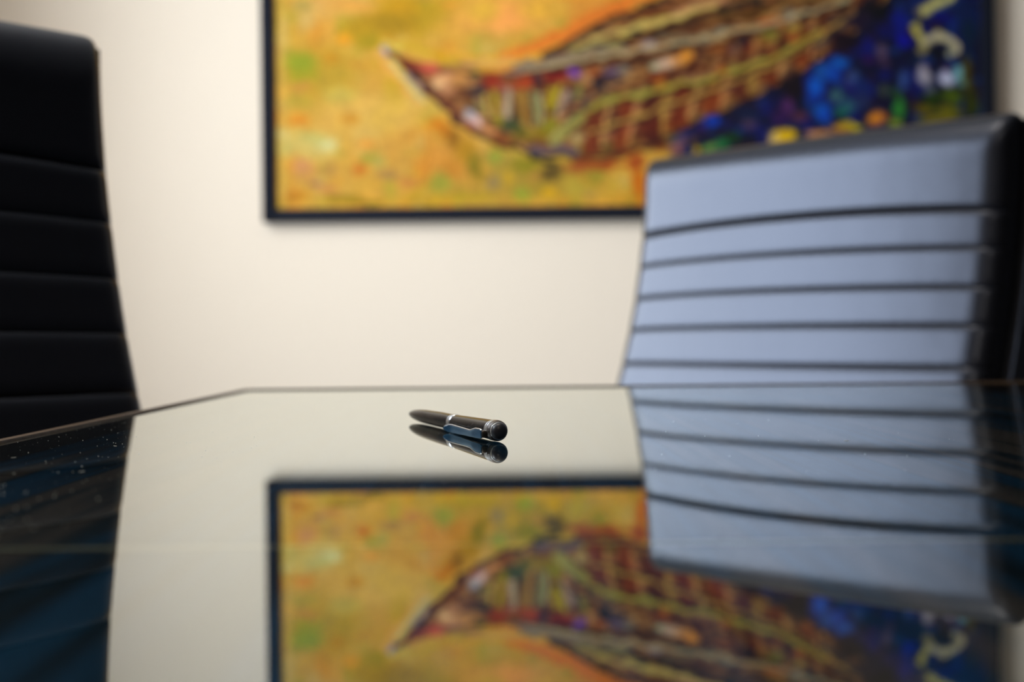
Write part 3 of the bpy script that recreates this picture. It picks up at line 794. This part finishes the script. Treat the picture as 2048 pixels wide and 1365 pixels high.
blob(1540, 70, 22, 14, (140, 126, 50)); blob(1588, 54, 22, 9, (176, 150, 60)); blob(1530, 84, 16, 8, (150, 100, 40)); blob(1585, 78, 12, 8, (186, 108, 40))
stroke([(1300, 186), (1330, 178), (1370, 168), (1430, 158)], 13, (152, 146, 44)); blob(1325, 168, 20, 8, (170, 110, 34)); stroke([(1370, 158), (1420, 148), (1450, 140), (1520, 122), (1570, 104)], 13, (152, 108, 74)); blob(1447, 138, 13, 9, (172, 92, 0)); blob(1470, 134, 12, 9, (128, 110, 62))
stroke([(1300, 204), (1345, 192), (1390, 176), (1440, 160), (1490, 148)], 4, (48, 20, 6)); stroke([(1450, 160), (1492, 148)], 6, (92, 34, 8))
blob(1305, 216, 18, 14, (96, 38, 14)); stroke([(1330, 202), (1326, 232)], 15, (178, 126, 58)); blob(1322, 240, 10, 8, (150, 110, 100)); blob(1370, 190, 26, 14, (104, 44, 14), rot=-.4); stroke([(1404, 182), (1412, 200)], 14, (142, 100, 46))
blob(1375, 216, 22, 12, (142, 84, 44), rot=-.4); blob(1440, 178, 16, 8, (126, 44, 8), rot=-.4); blob(1470, 176, 14, 9, (160, 112, 92)); blob(1505, 160, 16, 9, (164, 116, 62)); blob(1440, 196, 22, 8, (150, 96, 30), rot=-.4)
blob(1310, 250, 26, 16, (150, 70, 16)); blob(1345, 250, 14, 12, (130, 60, 10)); blob(1320, 290, 22, 14, (110, 48, 14)); blob(1300, 275, 24, 9, (84, 34, 12))
stroke([(1300, 290), (1370, 256), (1440, 224), (1520, 188), (1590, 152), (1650, 112), (1690, 76)], 6, (16, 14, 22))
stroke([(1390, 236), (1450, 206), (1520, 172), (1580, 132), (1640, 88), (1700, 46)], 13, (136, 96, 56)); stroke([(1600, 110), (1650, 78), (1690, 44), (1720, 20)], 12, (92, 84, 78)); stroke([(1540, 130), (1600, 98), (1645, 66)], 14, (166, 116, 64))
stroke([(1560, 10), (1620, 0), (1680, -12)], 14, (130, 96, 50)); stroke([(1600, 34), (1640, 22), (1700, 4)], 9, (12, 12, 18)); stroke([(1660, 44), (1720, 16), (1760, -20)], 12, (40, 26, 46))
# clean long planks and pale ribs over the lower half of the hull
lowline = [(1180, 262), (1290, 226), (1400, 186), (1520, 142), (1640, 74), (1710, 20)]
hullline = [(1180, 306), (1290, 290), (1370, 253), (1440, 222), (1520, 184), (1590, 148), (1650, 106), (1700, 60)]
midline = [(1180, 214), (1300, 180), (1400, 160), (1480, 138), (1560, 108), (1640, 62)]
def at_x(pts, x): return float(np.interp(x, [p[0] for p in pts], [p[1] for p in pts]))
for k, x in enumerate(range(1205, 1640, 60)):
    ya, yb = at_x(midline, x + 14), at_x(hullline, x - 4)
    ym = at_x(lowline, x + 4)
    stroke([(x - 12, ya + 20), (x - 16, ym), (x - 24, yb - 10)], 34, [(122, 40, 6), (140, 56, 12), (90, 26, 10)][k % 3], .75)
    stroke([(x + 12, ya + 8), (x + 6, ym), (x - 4, yb - 14)], 10, [(206, 156, 96), (190, 132, 84), (176, 140, 66)][k % 3], .85)
stroke([(a, b + 6) for a, b in lowline], 5, (36, 14, 6)); stroke(lowline, 7, (188, 146, 74))
stroke([(a, b + 9) for a, b in midline], 4, (34, 14, 6)); stroke(midline, 8, (172, 158, 66))
stroke([(1050, 139), (1110, 128), (1250, 103), (1330, 92), (1420, 74), (1560, 40), (1700, -4)], 6, (188, 168, 128))
stroke([(1060, 148), (1160, 130), (1300, 108), (1420, 88), (1560, 54)], 4, (30, 12, 8))
stroke([(1180, 78), (1290, 50), (1430, 8)], 6, (212, 186, 112)); stroke([(1190, 88), (1300, 62), (1440, 20), (1500, 2)], 4, (40, 20, 8))
stroke([(1085, 106), (1120, 93), (1160, 69), (1200, 47), (1235, 29), (1290, 11), (1340, -8)], 7, (26, 14, 8))
stroke([(1000, 288), (1060, 305), (1130, 312), (1210, 310), (1290, 294), (1370, 258), (1440, 228), (1520, 190), (1590, 155), (1650, 114), (1700, 66)], 6, (20, 14, 18))
stroke([(786, 106), (835, 160), (870, 194), (905, 229), (950, 264), (1000, 288)], 6, (48, 20, 8))

# night garden
for b in [(1690, 80, 34, 22, (30, 4, 26)), (1735, 92, 18, 22, (16, 20, 110)), (1740, 118, 18, 10, (54, 8, 84)), (1766, 102, 13, 18, (96, 74, 96)), (1770, 125, 12, 10, (70, 50, 80)),
          (1755, 20, 40, 22, (6, 6, 20)), (1722, 40, 30, 20, (34, 18, 48)), (1800, 50, 20, 30, (6, 28, 130)), (1812, 82, 18, 18, (2, 8, 150)), (1775, 60, 22, 18, (10, 14, 90)), (1830, 10, 20, 30, (14, 40, 96)),
          (1680, 125, 20, 16, (0, 98, 178)), (1650, 142, 22, 20, (24, 92, 160)), (1632, 172, 20, 22, (0, 96, 190)), (1665, 150, 20, 18, (0, 80, 176)), (1625, 195, 16, 14, (0, 60, 150)), (1645, 222, 22, 18, (0, 96, 180)), (1648, 228, 9, 8, (0, 70, 180)),
          (1708, 156, 18, 16, (64, 84, 132)), (1700, 172, 22, 10, (40, 40, 110)), (1730, 168, 18, 20, (14, 40, 100)), (1672, 192, 18, 12, (70, 110, 110), ), (1700, 210, 20, 14, (52, 96, 110)), (1685, 222, 16, 12, (30, 110, 90)), (1725, 200, 18, 20, (40, 52, 96)),
          (1585, 170, 22, 34, (26, 4, 22)), (1545, 190, 22, 20, (8, 12, 60)), (1575, 212, 14, 20, (92, 44, 96)), (1600, 232, 18, 14, (96, 50, 70)), (1562, 235, 16, 10, (60, 26, 90)), (1500, 225, 26, 16, (12, 28, 66)), (1498, 244, 18, 12, (84, 62, 84)),
          (1428, 240, 20, 13, (0, 66, 170)), (1408, 252, 12, 10, (54, 34, 120)), (1455, 250, 16, 16, (12, 24, 80)), (1470, 276, 22, 12, (6, 62, 24)), (1445, 288, 20, 12, (40, 124, 60)), (1420, 296, 14, 12, (110, 146, 72)), (1395, 300, 12, 14, (190, 156, 30)), (1385, 278, 12, 12, (90, 60, 46)),
          (1360, 282, 11, 16, (116, 82, 96)), (1500, 275, 16, 14, (6, 16, 40)), (1352, 300, 12, 14, (150, 96, 90)), (1560, 272, 26, 15, (226, 186, 90)), (1578, 270, 18, 15, (230, 184, 10)), (1548, 278, 12, 9, (220, 186, 120)),
          (1640, 268, 36, 8, (196, 140, 96)), (1700, 252, 34, 8, (190, 170, 20)), (1680, 258, 24, 7, (206, 150, 60)), (1755, 235, 22, 17, (224, 140, 40)), (1795, 188, 14, 18, (44, 78, 40)), (1800, 218, 14, 24, (56, 134, 52)), (1790, 246, 16, 9, (140, 160, 50)), (1770, 180, 12, 14, (70, 76, 66)),
          (1808, 160, 12, 24, (60, 84, 140)), (1835, 120, 16, 18, (10, 34, 70)), (1868, 196, 30, 16, (40, 62, 0)), (1850, 216, 30, 12, (110, 96, 6)), (1905, 190, 22, 24, (84, 100, 14)), (1900, 222, 34, 12, (120, 116, 10)), (1880, 240, 60, 8, (140, 124, 30)), (1935, 150, 14, 46, (84, 70, 12)), (1945, 205, 16, 36, (60, 66, 4)),
          (1940, 55, 22, 50, (4, 40, 66)), (1930, 20, 26, 26, (8, 34, 80)), (1886, 34, 22, 12, (2, 8, 110)), (1850, 150, 17, 22, (172, 162, 170)), (1858, 178, 14, 12, (96, 100, 110)), (1895, 154, 22, 16, (208, 204, 224)), (1918, 142, 12, 14, (130, 180, 184)), (1925, 160, 9, 10, (110, 150, 140))]:
    blob(*b[:4], b[4])
stroke([(1828, 48), (1844, 72), (1850, 96)], 16, (184, 170, 90)); stroke([(1852, 86), (1876, 70), (1900, 78), (1914, 98)], 18, (190, 176, 140)); blob(1846, 100, 12, 9, (140, 126, 84)); blob(1874, 108, 14, 9, (12, 20, 14)); blob(1902, 104, 10, 9, (160, 156, 130))
stroke([(1905, -10), (1880, 6), (1852, 22)], 20, (200, 188, 116)); blob(1840, 24, 10, 9, (120, 104, 90))
# painted bright margin along the canvas edge, fine broken colour
ed = np.minimum(XU - PXL, 1e9)
lay(0.75 * sm(1 - np.abs(XU - PXL - 14) / 6) * (Y0 < 400), (218, 182, 90))
lay(0.6 * sm(1 - np.abs(PYB - YU - 14) / 6), (206, 166, 44))
lay(0.5 * sm(1 - (XU - PXL) / 7), (120, 84, 10))
fine = (vnoise(7, 51) - .5) * 34 + (vnoise(4.2, 52) - .5) * 26
IMG = np.clip(IMG * (1 + fine[..., None] / 300.0), 0, 255)
PAINT_GAIN = 1.0
lin = np.clip(s2l(IMG) ** 1.18 * np.array([0.93, 0.98, 0.98]), 0, 0.95)
verts = np.zeros(((GX + 1) * (GY + 1), 3))
verts[:, 0] = (wx(XU) - cx).ravel(); verts[:, 1] = DW + 0.008 - cy; verts[:, 2] = (wz(YU) - cz).ravel()
idx = np.arange((GX + 1) * (GY + 1)).reshape(GY + 1, GX + 1)
faces = np.stack([idx[:-1, :-1], idx[1:, :-1], idx[1:, 1:], idx[:-1, 1:]], -1).reshape(-1, 4)
me = bpy.data.meshes.new('canvas')
me.from_pydata(verts.tolist(), [], faces.tolist())
ca = me.color_attributes.new('paint', 'FLOAT_COLOR', 'POINT')
ca.data.foreach_set('color', np.concatenate([lin.reshape(-1, 3), np.ones((lin.size // 3, 1))], 1).astype(np.float32).ravel())
canvas = link_mesh('canvas', me, M_CANVAS, pic, True)
box('backing_board', (wx(PXL - 2) - cx, wx(PXR + 2) - cx, DW + 0.010 - cy, 0.0, wz(PYB + 2) - cz, wz(PYT - 2) - cz), M_PLASTIC, pic)
xa, xb, za, zb = wx(PXL) - cx, wx(PXR) - cx, wz(PYB) - cz, wz(PYT) - cz
fw_ = FR * DW / F
for b in ((xa - fw_, xa, za - fw_, zb + fw_), (xb, xb + fw_, za - fw_, zb + fw_), (xa, xb, za - fw_, za), (xa, xb, zb, zb + fw_)):
    box('frame_rail', (b[0], b[1], DW - 0.004 - cy, 0.0, b[2], b[3]), M_FRAME, pic, 0.002)

# ------------------------------------------------------------------ dust on the glass
def speck(bm, x, y, r):
    h = r * 0.8
    v = [bm.verts.new((x + r, y, TT + h / 2)), bm.verts.new((x, y + r, TT + h / 2)), bm.verts.new((x - r, y, TT + h / 2)),
         bm.verts.new((x, y - r, TT + h / 2)), bm.verts.new((x, y, TT + h)), bm.verts.new((x, y, TT + 0.00001))]
    for k in range(4):
        bm.faces.new((v[k], v[(k + 1) % 4], v[4])); bm.faces.new((v[(k + 1) % 4], v[k], v[5]))
bm = bmesh.new()
for k in range(1500):
    y = random.uniform(0.20, 0.80)
    x = random.uniform(-0.184, -0.085)
    speck(bm, x, y, 0.00004 + 0.00020 * random.random() ** 4)
for k in range(420):
    y = random.uniform(0.28, 0.62); x = random.uniform(-0.09, 0.22)
    speck(bm, x, y, 0.00003 + 0.00014 * random.random() ** 5)
for (x, y) in ((-0.160, 0.455), (-0.123, 0.405), (-0.140, 0.50), (0.115, 0.49), (-0.131, 0.36)):
    a = random.random() * 3
    add_tube(bm, [(x + 0.0008 * math.cos(a) * t, y + 0.0008 * math.sin(a) * t + 0.0003 * t * t, TT + 0.00006) for t in (-1, -.5, 0, .5, 1)], 0.00005, 6)
tag(from_bm('dust', bm, M_DUST), 'fine pale dust and lint scattered over the glass tabletop', 'dust', kind='stuff')
